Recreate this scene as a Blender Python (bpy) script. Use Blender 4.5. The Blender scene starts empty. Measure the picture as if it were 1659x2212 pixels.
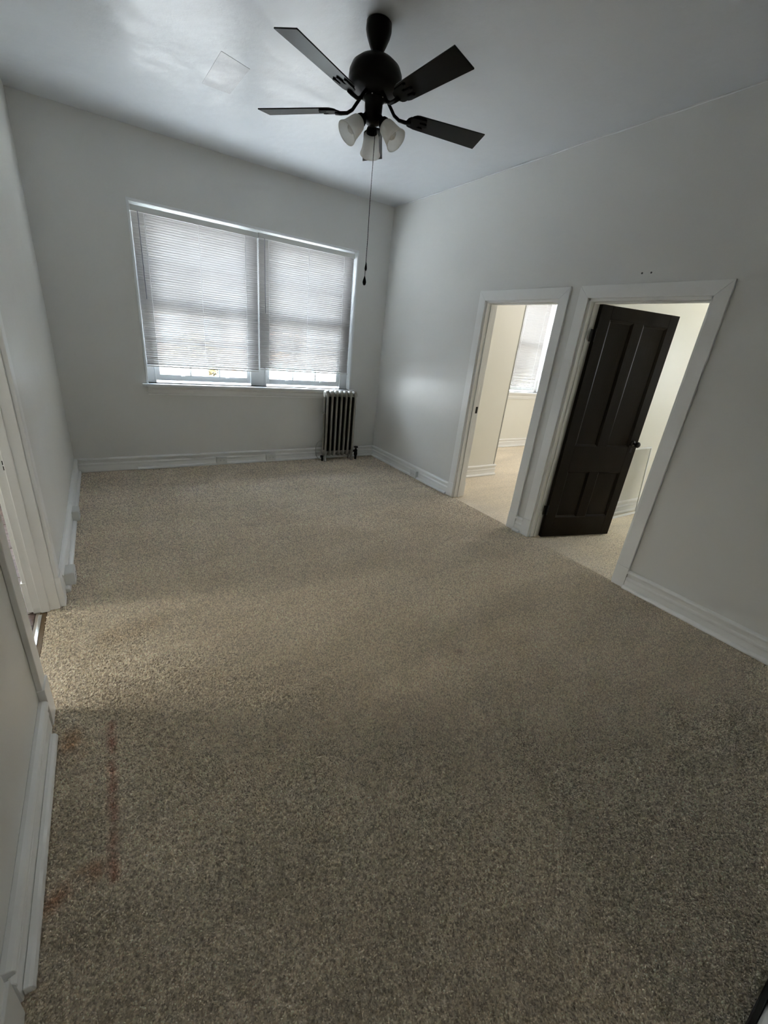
import bpy, bmesh, math, random
import numpy as np
from mathutils import Vector, Matrix

rnd = random.Random(7)
S = bpy.context.scene
COL = S.collection

# ------------------------------------------------------------------ camera
RW, RH, RD = 3.613, 3.105, 5.40            # room width (x), height (z), depth (-y)
cam_d = bpy.data.cameras.new('camera')
cam_d.sensor_fit = 'HORIZONTAL'; cam_d.sensor_width = 36.0
cam_d.lens = 898.3 / 1659.0 * 36.0
cam_d.clip_start = 0.01; cam_d.clip_end = 300
cam = bpy.data.objects.new('camera', cam_d); COL.objects.link(cam)
_r = Vector((0.843, -0.52867, 0.09932)); _u = Vector((0.12471, 0.37168, 0.91995)); _f = Vector((0.52326, 0.76313, -0.37925))
M = Matrix.Identity(4)
for i in range(3):
    M[i][0] = _r[i]; M[i][1] = _u[i]; M[i][2] = -_f[i]
M.translation = (0.3844, -5.1922, 1.5938)
cam.matrix_world = M
S.camera = cam

# ------------------------------------------------------------------ world, sun, exposure
world = bpy.data.worlds.new('world'); S.world = world; world.use_nodes = True
wn = world.node_tree; wn.nodes.clear()
wo = wn.nodes.new('ShaderNodeOutputWorld'); wb = wn.nodes.new('ShaderNodeBackground')
wtc = wn.nodes.new('ShaderNodeTexCoord'); wsep = wn.nodes.new('ShaderNodeSeparateXYZ'); wr = wn.nodes.new('ShaderNodeValToRGB')
wn.links.new(wtc.outputs['Generated'], wsep.inputs[0]); wn.links.new(wsep.outputs['Z'], wr.inputs[0])
wr.color_ramp.elements[0].color = (0.90, 0.95, 1.0, 1); wr.color_ramp.elements[0].position = 0.0
wr.color_ramp.elements[1].color = (0.72, 0.84, 1.0, 1); wr.color_ramp.elements[1].position = 0.7
wn.links.new(wr.outputs[0], wb.inputs[0]); wb.inputs[1].default_value = 13.5
wn.links.new(wb.outputs[0], wo.inputs[0])
sun_d = bpy.data.lights.new('sun', 'SUN'); sun_d.energy = 118.0; sun_d.angle = 0.02; sun_d.color = (1.0, 0.97, 0.91)
sun = bpy.data.objects.new('sun', sun_d); COL.objects.link(sun); sun.location = (8, -8, 12)
sun.rotation_euler = Vector((0.12, 0.42, -0.90)).to_track_quat('-Z', 'Y').to_euler()
S.view_settings.view_transform = 'Standard'; S.view_settings.look = 'None'
S.view_settings.exposure = 1.30; S.view_settings.gamma = 1.0; S.view_settings.use_curve_mapping = False
cy = S.cycles
cy.use_denoising = True; cy.use_adaptive_sampling = True; cy.adaptive_threshold = 0.05
cy.max_bounces = 9; cy.diffuse_bounces = 6; cy.glossy_bounces = 3; cy.transmission_bounces = 6; cy.transparent_max_bounces = 16
cy.sample_clamp_indirect = 6.0; cy.caustics_reflective = False; cy.caustics_refractive = False

# ------------------------------------------------------------------ materials
def nodes(name):
    m = bpy.data.materials.new(name); m.use_nodes = True
    nt = m.node_tree
    return m, nt, nt.nodes['Principled BSDF'], nt.nodes['Material Output']

def N(nt, t, **kw):
    n = nt.nodes.new(t)
    for k, v in kw.items():
        if k in n.inputs: n.inputs[k].default_value = v
        else: setattr(n, k, v)
    return n

def paint(name, col, rough=0.4, bump=0.0, bscale=3.0, fine=0.0, vary=0.0, vscale=1.2, spec=0.5, stretch=None, coat=0.0):
    m, nt, b, out = nodes(name)
    b.inputs['Base Color'].default_value = (*col, 1); b.inputs['Roughness'].default_value = rough
    b.inputs['Specular IOR Level'].default_value = spec
    b.inputs['Coat Weight'].default_value = coat
    tc = N(nt, 'ShaderNodeTexCoord'); src = tc.outputs['Object']
    if stretch:
        mp = N(nt, 'ShaderNodeMapping'); mp.inputs['Scale'].default_value = stretch
        nt.links.new(src, mp.inputs[0]); src = mp.outputs[0]
    h = None
    if bump:
        n1 = N(nt, 'ShaderNodeTexNoise', Scale=bscale, Detail=3.0, Roughness=0.5); nt.links.new(src, n1.inputs['Vector'])
        b1 = N(nt, 'ShaderNodeBump', Strength=1.0, Distance=bump); nt.links.new(n1.outputs[0], b1.inputs['Height']); h = b1
    if fine:
        n2 = N(nt, 'ShaderNodeTexNoise', Scale=90.0, Detail=2.0); nt.links.new(tc.outputs['Object'], n2.inputs['Vector'])
        b2 = N(nt, 'ShaderNodeBump', Strength=1.0, Distance=fine); nt.links.new(n2.outputs[0], b2.inputs['Height'])
        if h: nt.links.new(h.outputs[0], b2.inputs['Normal'])
        h = b2
    if h: nt.links.new(h.outputs[0], b.inputs['Normal'])
    if vary:
        n3 = N(nt, 'ShaderNodeTexNoise', Scale=vscale, Detail=4.0, Roughness=0.6); nt.links.new(tc.outputs['Object'], n3.inputs['Vector'])
        mr = N(nt, 'ShaderNodeMapRange'); mr.inputs[3].default_value = 1 - vary; mr.inputs[4].default_value = 1 + vary * 0.5
        nt.links.new(n3.outputs[0], mr.inputs[0])
        mx = N(nt, 'ShaderNodeMix', data_type='RGBA', blend_type='MULTIPLY'); mx.inputs[0].default_value = 1.0
        mx.inputs[6].default_value = (*col, 1); nt.links.new(mr.outputs[0], mx.inputs[7])
        nt.links.new(mx.outputs[2], b.inputs['Base Color'])
    return m

M_wall = paint('wall_paint', (0.75, 0.75, 0.725), 0.36, bump=0.010, bscale=2.2, fine=0.0006, vary=0.05, spec=0.45)
M_ceil = paint('ceiling_paint', (0.72, 0.75, 0.785), 0.29, bump=0.016, bscale=3.2, fine=0.0006, vary=0.05, spec=0.65)
M_cream = paint('cream_paint', (0.82, 0.81, 0.74), 0.45, bump=0.004, bscale=2.0, fine=0.0004, vary=0.05)
M_trim = paint('trim_gloss', (0.88, 0.885, 0.87), 0.28, fine=0.0003, vary=0.03, vscale=8)
M_white = paint('window_paint', (0.82, 0.84, 0.85), 0.3, fine=0.0002)
M_plastic = paint('white_plastic', (0.75, 0.76, 0.74), 0.35, vary=0.02, vscale=20)
M_caulk = paint('caulk_white', (0.93, 0.94, 0.94), 0.25, vary=0.02)
M_patch = paint('patch_plaster', (0.60, 0.61, 0.635), 0.29, bump=0.016, bscale=3.2, fine=0.0006, vary=0.04, spec=0.55)
M_corner = paint('corner_grey', (0.40, 0.40, 0.37), 0.6, vary=0.4, vscale=12)
M_slot = paint('socket_slot', (0.06, 0.06, 0.06), 0.6, vary=0.1)
M_iron = paint('radiator_paint', (0.30, 0.285, 0.25), 0.34, bump=0.0015, bscale=30, vary=0.30, vscale=16)
M_gapshade = paint('gap_shade_iron', (0.016, 0.014, 0.011), 0.8, vary=0.3, vscale=20, spec=0.1)  # near black, puts the shade of the radiator gaps into the colour
M_black = paint('black_metal', (0.006, 0.006, 0.006), 0.4, vary=0.2, vscale=20, spec=0.25)
M_bronze = paint('fan_bronze', (0.005, 0.0045, 0.004), 0.42, vary=0.2, vscale=15, spec=0.1)
M_doorp = paint('door_brown', (0.0095, 0.006, 0.003), 0.38, bump=0.0006, bscale=20, vary=0.25, vscale=6, stretch=(6, 6, 0.6), spec=0.10)
M_brass = paint('strike_metal', (0.05, 0.05, 0.05), 0.4, vary=0.2)
M_alum = paint('aluminium_strip', (0.85, 0.87, 0.88), 0.22, vary=0.05); M_alum.node_tree.nodes['Principled BSDF'].inputs['Metallic'].default_value = 1
M_tack = paint('tack_wood', (0.13, 0.085, 0.04), 0.7, vary=0.3, vscale=12)
M_darkwood = paint('dark_wood', (0.010, 0.008, 0.006), 0.5, vary=0.2)
M_blade = paint('fan_blade', (0.004, 0.003, 0.003), 0.22, bump=0.0004, bscale=8, vary=0.25, vscale=5, spec=0.25)
M_cable = paint('cable', (0.55, 0.55, 0.53), 0.5, vary=0.05)
M_street = paint('street', (0.23, 0.232, 0.238), 0.9, vary=0.2)
M_bark = paint('bark', (0.10, 0.07, 0.05), 0.9, vary=0.3, vscale=8)
M_teal = paint('teal_roof', (0.035, 0.06, 0.06), 0.5, vary=0.1)
M_bwhite = paint('stucco_white', (0.085, 0.085, 0.085), 0.8, vary=0.05)
M_stucco = paint('stucco_cream', (0.26, 0.235, 0.17), 0.8, vary=0.05)
M_yellow = paint('yellow_paint', (0.28, 0.18, 0.03), 0.5, vary=0.1)
M_leaf = paint('autumn_leaf', (0.09, 0.042, 0.013), 0.7, vary=0.4, vscale=3)
M_leafy = paint('yellow_leaf', (0.09, 0.065, 0.02), 0.7, vary=0.4, vscale=3)
M_dglass = paint('far_window', (0.10, 0.13, 0.16), 0.1, vary=0.1)

def brick_mat():
    m, nt, b, out = nodes('far_brick')
    tc = N(nt, 'ShaderNodeTexCoord'); br = N(nt, 'ShaderNodeTexBrick')
    mp = N(nt, 'ShaderNodeMapping'); mp.inputs['Rotation'].default_value = (math.pi / 2, 0, 0)
    nt.links.new(tc.outputs['Object'], mp.inputs[0]); nt.links.new(mp.outputs[0], br.inputs['Vector'])
    br.inputs['Scale'].default_value = 4.0
    br.inputs['Color1'].default_value = (0.065, 0.045, 0.034, 1); br.inputs['Color2'].default_value = (0.058, 0.040, 0.030, 1); br.inputs['Mortar'].default_value = (0.07, 0.065, 0.06, 1)
    nt.links.new(br.outputs['Color'], b.inputs['Base Color']); b.inputs['Roughness'].default_value = 0.9
    return m
M_brick = brick_mat()

def glass_mat():
    m, nt, b, out = nodes('pane_glass'); nt.nodes.remove(b)
    t = N(nt, 'ShaderNodeBsdfTransparent'); t.inputs[0].default_value = (0.94, 0.97, 0.97, 1)
    g = N(nt, 'ShaderNodeBsdfGlossy'); g.inputs['Roughness'].default_value = 0.02
    fr = N(nt, 'ShaderNodeFresnel'); fr.inputs[0].default_value = 1.35
    mx = N(nt, 'ShaderNodeMixShader'); nt.links.new(fr.outputs[0], mx.inputs[0]); nt.links.new(t.outputs[0], mx.inputs[1]); nt.links.new(g.outputs[0], mx.inputs[2])
    nt.links.new(mx.outputs[0], out.inputs[0]); return m
M_glass = glass_mat()

def translucent(name, col, tcol, fac, gloss=0.0):
    m, nt, b, out = nodes(name); nt.nodes.remove(b)
    nz = N(nt, 'ShaderNodeTexNoise', Scale=14.0); mr = N(nt, 'ShaderNodeMapRange'); mr.inputs[3].default_value = 0.96; mr.inputs[4].default_value = 1.02
    tc = N(nt, 'ShaderNodeTexCoord'); nt.links.new(tc.outputs['Object'], nz.inputs['Vector']); nt.links.new(nz.outputs[0], mr.inputs[0])
    mu = N(nt, 'ShaderNodeMix', data_type='RGBA', blend_type='MULTIPLY'); mu.inputs[0].default_value = 1; mu.inputs[6].default_value = (*col, 1); nt.links.new(mr.outputs[0], mu.inputs[7])
    d = N(nt, 'ShaderNodeBsdfDiffuse'); nt.links.new(mu.outputs[2], d.inputs[0])
    t = N(nt, 'ShaderNodeBsdfTranslucent'); t.inputs[0].default_value = (*tcol, 1)
    mx = N(nt, 'ShaderNodeMixShader'); mx.inputs[0].default_value = fac
    nt.links.new(d.outputs[0], mx.inputs[1]); nt.links.new(t.outputs[0], mx.inputs[2]); last = mx
    if gloss:
        g = N(nt, 'ShaderNodeBsdfGlossy'); g.inputs['Roughness'].default_value = 0.3
        m2 = N(nt, 'ShaderNodeMixShader'); m2.inputs[0].default_value = gloss
        nt.links.new(mx.outputs[0], m2.inputs[1]); nt.links.new(g.outputs[0], m2.inputs[2]); last = m2
    nt.links.new(last.outputs[0], out.inputs[0]); return m
M_slat = translucent('blind_slat', (0.50, 0.49, 0.485), (0.93, 0.88, 0.84), 0.008, 0.03)
M_cord = translucent('blind_cord', (0.9, 0.9, 0.9), (0.9, 0.9, 0.9), 0.4)
M_frost = translucent('frosted_glass', (0.95, 0.95, 0.93), (0.97, 0.97, 0.95), 0.5, 0.04)

def mesh_screen_mat():
    m, nt, b, out = nodes('screen_mesh'); nt.nodes.remove(b)
    d = N(nt, 'ShaderNodeBsdfDiffuse'); d.inputs[0].default_value = (0.20, 0.20, 0.18, 1)
    t = N(nt, 'ShaderNodeBsdfTransparent'); mx = N(nt, 'ShaderNodeMixShader')
    tc = N(nt, 'ShaderNodeTexCoord'); nz = N(nt, 'ShaderNodeTexNoise', Scale=3.0); nt.links.new(tc.outputs['Object'], nz.inputs['Vector'])
    mr = N(nt, 'ShaderNodeMapRange'); mr.inputs[3].default_value = 0.22; mr.inputs[4].default_value = 0.34; nt.links.new(nz.outputs[0], mr.inputs[0])
    nt.links.new(mr.outputs[0], mx.inputs[0]); nt.links.new(t.outputs[0], mx.inputs[1]); nt.links.new(d.outputs[0], mx.inputs[2])
    nt.links.new(mx.outputs[0], out.inputs[0]); return m
M_mesh = mesh_screen_mat()

def emit_mat(name, col, st):
    m, nt, b, out = nodes(name)
    b.inputs['Emission Color'].default_value = (*col, 1); b.inputs['Emission Strength'].default_value = st
    nz = N(nt, 'ShaderNodeTexNoise', Scale=5.0); nt.links.new(nz.outputs[0], b.inputs['Roughness'])
    return m

def carpet_mat(name, tuft):
    m, nt, b, out = nodes(name)
    geo = N(nt, 'ShaderNodeNewGeometry'); pos = geo.outputs['Position']
    def L(a, bb): nt.links.new(a, bb)
    # broad traffic and vacuum streaks
    mp = N(nt, 'ShaderNodeMapping'); mp.inputs['Scale'].default_value = (0.55, 2.6, 1); mp.inputs['Rotation'].default_value = (0, 0, -0.35); L(pos, mp.inputs[0])
    n1 = N(nt, 'ShaderNodeTexNoise', Scale=1.6, Detail=4.0, Roughness=0.55, Distortion=0.6); L(mp.outputs[0], n1.inputs['Vector'])
    n2 = N(nt, 'ShaderNodeTexNoise', Scale=85.0, Detail=2.0); L(pos, n2.inputs['Vector'])
    r1 = N(nt, 'ShaderNodeMapRange'); r1.inputs[1].default_value = 0.3; r1.inputs[2].default_value = 0.7; r1.inputs[3].default_value = 0.92; r1.inputs[4].default_value = 1.07; L(n1.outputs[0], r1.inputs[0])
    r2 = N(nt, 'ShaderNodeMapRange'); r2.inputs[1].default_value = 0.3; r2.inputs[2].default_value = 0.7; r2.inputs[3].default_value = 0.82; r2.inputs[4].default_value = 1.15; L(n2.outputs[0], r2.inputs[0])
    mul = N(nt, 'ShaderNodeMath', operation='MULTIPLY'); L(r1.outputs[0], mul.inputs[0]); L(r2.outputs[0], mul.inputs[1])
    f = mul.outputs[0]
    if tuft:
        r3 = N(nt, 'ShaderNodeMapRange'); r3.inputs[3].default_value = 0.70; r3.inputs[4].default_value = 1.30; L(geo.outputs['Random Per Island'], r3.inputs[0])
        m2 = N(nt, 'ShaderNodeMath', operation='MULTIPLY'); L(f, m2.inputs[0]); L(r3.outputs[0], m2.inputs[1]); f = m2.outputs[0]
    mx = N(nt, 'ShaderNodeMix', data_type='RGBA', blend_type='MULTIPLY'); mx.inputs[0].default_value = 1
    mx.inputs[6].default_value = CARPET; L(f, mx.inputs[7]); col = mx.outputs[2]
    # stains that stay where they are: a reddish drip line, two smudges and a spot
    sep = N(nt, 'ShaderNodeSeparateXYZ'); L(pos, sep.inputs[0])
    def seg(x0, y0, x1, y1, w, c, amt, nsc=14.0):
        nonlocal col
        # distance to a segment, broken up by noise
        ax = N(nt, 'ShaderNodeVectorMath', operation='SUBTRACT'); L(pos, ax.inputs[0]); ax.inputs[1].default_value = (x0, y0, 0)
        d = Vector((x1 - x0, y1 - y0, 0)); l2 = d.length_squared
        dt = N(nt, 'ShaderNodeVectorMath', operation='DOT_PRODUCT'); L(ax.outputs[0], dt.inputs[0]); dt.inputs[1].default_value = d / l2
        cl = N(nt, 'ShaderNodeClamp'); L(dt.outputs['Value'], cl.inputs[0])
        sc = N(nt, 'ShaderNodeVectorMath', operation='SCALE'); sc.inputs[0].default_value = d; L(cl.outputs[0], sc.inputs['Scale'])
        df = N(nt, 'ShaderNodeVectorMath', operation='SUBTRACT'); L(ax.outputs[0], df.inputs[0]); L(sc.outputs[0], df.inputs[1])
        mk = N(nt, 'ShaderNodeVectorMath', operation='MULTIPLY'); L(df.outputs[0], mk.inputs[0]); mk.inputs[1].default_value = (1, 1, 0)
        ln = N(nt, 'ShaderNodeVectorMath', operation='LENGTH'); L(mk.outputs[0], ln.inputs[0])
        mr = N(nt, 'ShaderNodeMapRange'); mr.inputs[1].default_value = 0; mr.inputs[2].default_value = w; mr.inputs[3].default_value = amt; mr.inputs[4].default_value = 0; L(ln.outputs['Value'], mr.inputs[0])
        nz = N(nt, 'ShaderNodeTexNoise', Scale=nsc, Detail=2.0); L(pos, nz.inputs['Vector'])
        nr = N(nt, 'ShaderNodeMapRange'); nr.inputs[1].default_value = 0.32; nr.inputs[2].default_value = 0.62; L(nz.outputs[0], nr.inputs[0])
        mm = N(nt, 'ShaderNodeMath', operation='MULTIPLY'); L(mr.outputs[0], mm.inputs[0]); L(nr.outputs[0], mm.inputs[1])
        mix = N(nt, 'ShaderNodeMix', data_type='RGBA', blend_type='MULTIPLY'); L(mm.outputs[0], mix.inputs[0]); L(col, mix.inputs[6]); mix.inputs[7].default_value = (*c, 1)
        col = mix.outputs[2]
    seg(0.222, -3.58, 0.212, -4.20, 0.024, (0.66, 0.36, 0.32), 0.85)
    seg(0.07, -3.58, 0.10, -3.66, 0.07, (0.75, 0.52, 0.35), 0.8)
    seg(0.06, -4.18, 0.16, -4.15, 0.05, (0.70, 0.42, 0.30), 0.8)
    seg(1.885, -3.90, 1.90, -3.90, 0.035, (0.5, 0.4, 0.36), 0.8)
    seg(0.24, -2.98, 0.44, -2.95, 0.10, (0.72, 0.62, 0.5), 0.7, 6.0)
    L(col, b.inputs['Base Color']); b.inputs['Roughness'].default_value = 0.95; b.inputs['Specular IOR Level'].default_value = 0.1
    b.inputs['Sheen Weight'].default_value = 0.15
    if not tuft:
        v = N(nt, 'ShaderNodeTexVoronoi', Scale=130.0); L(pos, v.inputs['Vector'])
        bp = N(nt, 'ShaderNodeBump', Strength=0.9, Distance=0.006); L(v.outputs['Distance'], bp.inputs['Height']); L(bp.outputs[0], b.inputs['Normal'])
    return m
CARPET = (0.89, 0.785, 0.635, 1)
M_carpet = carpet_mat('carpet_backing', False); M_pile = carpet_mat('carpet_pile', True)

def vinyl_mat():
    m, nt, b, out = nodes('kitchen_vinyl')
    tc = N(nt, 'ShaderNodeTexCoord'); mp = N(nt, 'ShaderNodeMapping'); mp.inputs['Scale'].default_value = (3, 14, 1); nt.links.new(tc.outputs['Object'], mp.inputs[0])
    n = N(nt, 'ShaderNodeTexNoise', Scale=1.6, Detail=6.0, Roughness=0.65, Distortion=0.5); nt.links.new(mp.outputs[0], n.inputs['Vector'])
    cr = N(nt, 'ShaderNodeValToRGB'); cr.color_ramp.elements[0].position = 0.32; cr.color_ramp.elements[0].color = (0.06, 0.038, 0.032, 1)
    cr.color_ramp.elements[1].position = 0.7; cr.color_ramp.elements[1].color = (0.19, 0.135, 0.115, 1)
    nt.links.new(n.outputs[0], cr.inputs[0]); nt.links.new(cr.outputs[0], b.inputs['Base Color']); b.inputs['Roughness'].default_value = 0.6; b.inputs['Specular IOR Level'].default_value = 0.2
    return m
M_vinyl = vinyl_mat()
M_grout = paint('grout', (0.42, 0.38, 0.33), 0.8, vary=0.1)

# ------------------------------------------------------------------ helpers
LOC = {}
class MB:
    def __init__(s): s.v = []; s.f = []; s.sm = []
    def add(s, vs, fs, smooth=False):
        o = len(s.v); s.v += [tuple(v) for v in vs]; s.f += [tuple(i + o for i in f) for f in fs]; s.sm += [smooth] * len(fs); return s
    def box(s, x0, x1, y0, y1, z0, z1):
        x0, x1 = min(x0, x1), max(x0, x1); y0, y1 = min(y0, y1), max(y0, y1); z0, z1 = min(z0, z1), max(z0, z1)
        return s.add([(x0, y0, z0), (x1, y0, z0), (x1, y1, z0), (x0, y1, z0), (x0, y0, z1), (x1, y0, z1), (x1, y1, z1), (x0, y1, z1)],
                     [(0, 3, 2, 1), (4, 5, 6, 7), (0, 1, 5, 4), (1, 2, 6, 5), (2, 3, 7, 6), (3, 0, 4, 7)])
    def prism(s, poly, ax, a0, a1):
        # poly: 2D points in the plane of the two other axes (cyclic order), swept from a0 to a1 along axis ax
        def P(q, a):
            return {0: (a, q[0], q[1]), 1: (q[0], a, q[1]), 2: (q[0], q[1], a)}[ax]
        n = len(poly)
        vs = [P(q, a0) for q in poly] + [P(q, a1) for q in poly]
        fs = [tuple(range(n)), tuple(range(2 * n - 1, n - 1, -1))] + [(i, (i + 1) % n, n + (i + 1) % n, n + i) for i in range(n)]
        return s.add(vs, fs)
    def lathe(s, prof, n=32, M=None, smooth=True, caps=True):
        vs = []
        for r, z in prof:
            for k in range(n):
                a = 2 * math.pi * k / n; p = Vector((r * math.cos(a), r * math.sin(a), z)); vs.append(M @ p if M else p)
        fs = []
        for i in range(len(prof) - 1):
            for k in range(n):
                fs.append((i * n + k, i * n + (k + 1) % n, (i + 1) * n + (k + 1) % n, (i + 1) * n + k))
        s.add(vs, fs, smooth)
        if caps:
            o = len(s.v) - len(vs)
            s.f += [tuple(o + k for k in range(n))[::-1], tuple(o + (len(prof) - 1) * n + k for k in range(n))]; s.sm += [False, False]
        return s
    def tube(s, pts, r, n=8, flat=None):
        pts = [Vector(p) for p in pts]; rs = r if isinstance(r, (list, tuple)) else [r] * len(pts)
        vs = []; up = Vector((0.013, 0.021, 1)).normalized()
        for i, p in enumerate(pts):
            d = (pts[min(i + 1, len(pts) - 1)] - pts[max(i - 1, 0)]).normalized()
            a = d.cross(up)
            if a.length < 1e-3: a = d.cross(Vector((1, 0, 0)))
            a.normalize(); b = a.cross(d)
            for k in range(n):
                t = 2 * math.pi * k / n; vs.append(p + a * math.cos(t) * rs[i] + b * math.sin(t) * rs[i] * (flat or 1))
        fs = [(i * n + k, i * n + (k + 1) % n, (i + 1) * n + (k + 1) % n, (i + 1) * n + k) for i in range(len(pts) - 1) for k in range(n)]
        s.add(vs, fs, True); o = len(s.v) - len(vs)
        s.f += [tuple(o + k for k in range(n)), tuple(o + (len(pts) - 1) * n + k for k in range(n))[::-1]]; s.sm += [False, False]
        return s
    def xf(s, M):
        s.v = [tuple(M @ Vector(v)) for v in s.v]; return s

def obj(name, mb, mat, parent=None, bevel=0.0, seg=2, label=None, kind=None, fixn=True):
    base = LOC.get(parent.name, Vector((0, 0, 0))) if parent else Vector((0, 0, 0))
    me = bpy.data.meshes.new(name)
    me.from_pydata([tuple(Vector(v) - base) for v in mb.v], [], mb.f); me.update()
    me.polygons.foreach_set('use_smooth', mb.sm)
    if fixn:
        b = bmesh.new(); b.from_mesh(me); bmesh.ops.recalc_face_normals(b, faces=b.faces); b.to_mesh(me); b.free()
    me.materials.append(mat)
    o = bpy.data.objects.new(name, me); COL.objects.link(o)
    if parent: o.parent = parent
    LOC[o.name] = base
    if bevel:
        md = o.modifiers.new('bevel', 'BEVEL'); md.width = bevel; md.segments = seg; md.limit_method = 'ANGLE'; md.angle_limit = 0.6; md.harden_normals = False
    if label: o['label'] = label
    if kind: o['kind'] = kind
    return o

def thing(name, label, cat, loc=(0, 0, 0), group=None):
    o = bpy.data.objects.new(name, None); o.empty_display_size = 0.05; COL.objects.link(o); o.location = loc
    LOC[o.name] = Vector(loc); o['label'] = label; o['category'] = cat
    if group: o['group'] = group
    return o

def tag(o, label, cat, group=None):
    o['label'] = label; o['category'] = cat
    if group: o['group'] = group
    return o

def setting(name, loc=(0, 0, 0), label=None):
    o = bpy.data.objects.new(name, None); o.empty_display_size = 0.05; COL.objects.link(o); o.location = loc
    LOC[o.name] = Vector(loc); o['kind'] = 'structure'
    if label: o['label'] = label
    return o

def struct(name, mb, mat, bevel=0, label=None):
    o = obj(name, mb, mat, None, bevel); o['kind'] = 'structure'
    if label: o['label'] = label
    return o

def wall_holes(axis, a, b, lo, hi, z0, z1, holes):
    """slab between a and b on its thin axis, lo..hi along the wall, holes = (h0, h1, hz0, hz1)"""
    mb = MB(); cuts = sorted({lo, hi, *[h[0] for h in holes], *[h[1] for h in holes]}); zs = sorted({z0, z1, *[h[2] for h in holes], *[h[3] for h in holes]})
    zs = [z for z in zs if z0 <= z <= z1]
    for i in range(len(cuts) - 1):
        run = None
        for j in range(len(zs) - 1):
            cu, cz = (cuts[i] + cuts[i + 1]) / 2, (zs[j] + zs[j + 1]) / 2
            inside = any(h[0] < cu < h[1] and h[2] < cz < h[3] for h in holes)
            if inside:
                if run: 
                    mb.box(*((a, b, cuts[i], cuts[i + 1]) if axis == 0 else (cuts[i], cuts[i + 1], a, b)), run[0], run[1]); run = None
            else:
                run = (run[0], zs[j + 1]) if run else (zs[j], zs[j + 1])
        if run: mb.box(*((a, b, cuts[i], cuts[i + 1]) if axis == 0 else (cuts[i], cuts[i + 1], a, b)), run[0], run[1])
    return mb

# ------------------------------------------------------------------ large structure
W, H = RW, RH
WT = 0.14                                     # partition thickness
X2 = W + WT                                   # bedroom side of the right wall
XE = 7.70                                     # far wall of the side rooms
D1 = (-2.701, -1.856, 2.05); D2 = (-3.821, -2.965, 2.05)      # door openings in the right wall
KD = (-3.40, -2.585, 2.06); ND = (-5.33, -4.50, 2.06)         # kitchen door, near-left door
WIN1 = (0.741, 3.165, 0.930, 2.560); WIN2 = (5.60, 7.145, 0.985, 2.560)
YB = 0.28

struct('wall_back', wall_holes(1, 0, YB, -0.06, W + 0.07, -0.2, H + 0.1, [WIN1]), M_wall, label='grey painted wall around the double window')
struct('wall_back_bedroom', wall_holes(1, 0, YB, W + 0.07, XE, -0.2, H + 0.1, [WIN2]), M_cream)
struct('wall_right', wall_holes(0, W, W + WT / 2, -RD, 0.02, -0.1, H + 0.05, [(D1[0], D1[1], -0.2, D1[2]), (D2[0], D2[1], -0.2, D2[2])]), M_wall, label='grey painted wall with two doorways')
struct('wall_right_bedroom', wall_holes(0, W + WT / 2, X2, -RD, 0.02, -0.1, H + 0.05, [(D1[0], D1[1], -0.2, D1[2]), (D2[0], D2[1], -0.2, D2[2])]), M_cream)
struct('wall_left', wall_holes(0, -0.06, 0, -RD, 0.02, -0.1, H + 0.05, [(KD[0], KD[1], -0.2, KD[2]), (ND[0], ND[1], -0.2, ND[2])]), M_wall, label='grey painted wall with the kitchen doorway')
struct('wall_left_kitchen', wall_holes(0, -0.12, -0.06, -RD, 0.02, -0.1, H + 0.05, [(KD[0], KD[1], -0.2, KD[2]), (ND[0], ND[1], -0.2, ND[2])]), M_cream)
struct('wall_near', wall_holes(1, -RD - 0.12, -RD, -3.2, XE + 0.1, -0.1, H + 0.1, [(0.12, 1.38, -0.2, 2.25)]), M_wall)
# unseen hall and opening added behind the camera to let in fill light
struct('wall_hall_left', MB().box(-0.6, -0.5, -8.2, -RD - 0.12, -0.1, H + 0.05), M_cream)
struct('wall_hall_right', MB().box(2.4, 2.5, -8.2, -RD - 0.12, -0.1, H + 0.05), M_cream)
struct('wall_hall_near', MB().box(-0.6, 2.5, -8.3, -8.2, -0.1, H + 0.05), M_cream)
struct('ceiling_hall', MB().box(-0.7, 2.6, -8.4, -RD - 0.2, H, H + 0.25), M_ceil)
struct('floor_hall', MB().box(-0.6, 2.5, -8.3, -RD, -0.10, -0.003), M_carpet)
struct('ceiling', MB().box(-3.3, XE + 0.2, -RD - 0.2, YB + 0.02, H, H + 0.25), M_ceil, label='glossy white plaster ceiling with patched spots')
struct('wall_kitchen_far', MB().box(-3.2, -3.05, -RD, 0.02, -0.1, H + 0.05), M_cream)
struct('wall_kitchen_back', wall_holes(1, 0, YB, -3.2, -0.06, -0.2, H + 0.1, [(-1.4, -0.25, 0.9, 2.4)]), M_cream)
struct('wall_bedroom_far', wall_holes(0, XE, XE + 0.15, -RD, YB, -0.2, H + 0.1, [(-4.85, -4.40, 1.25, 2.05)]), M_cream)
struct('wall_bedroom_divider', MB().box(X2, XE, -2.90, -2.79, -0.1, H + 0.05), M_cream, label='cream wall behind the brown door')
struct('wall_closet', MB().box(X2, 4.845, -1.284, -0.001, -0.1, H + 0.05), M_cream, label='cream closet wall seen through the left doorway')

struct('floor', MB().box(-0.062, W + 0.0, -RD, 0, -0.10, -0.008), M_carpet, label='beige cut pile carpet floor')
struct('floor_bedroom', MB().box(W, XE, -RD, 0, -0.10, -0.003), M_carpet)
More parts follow.
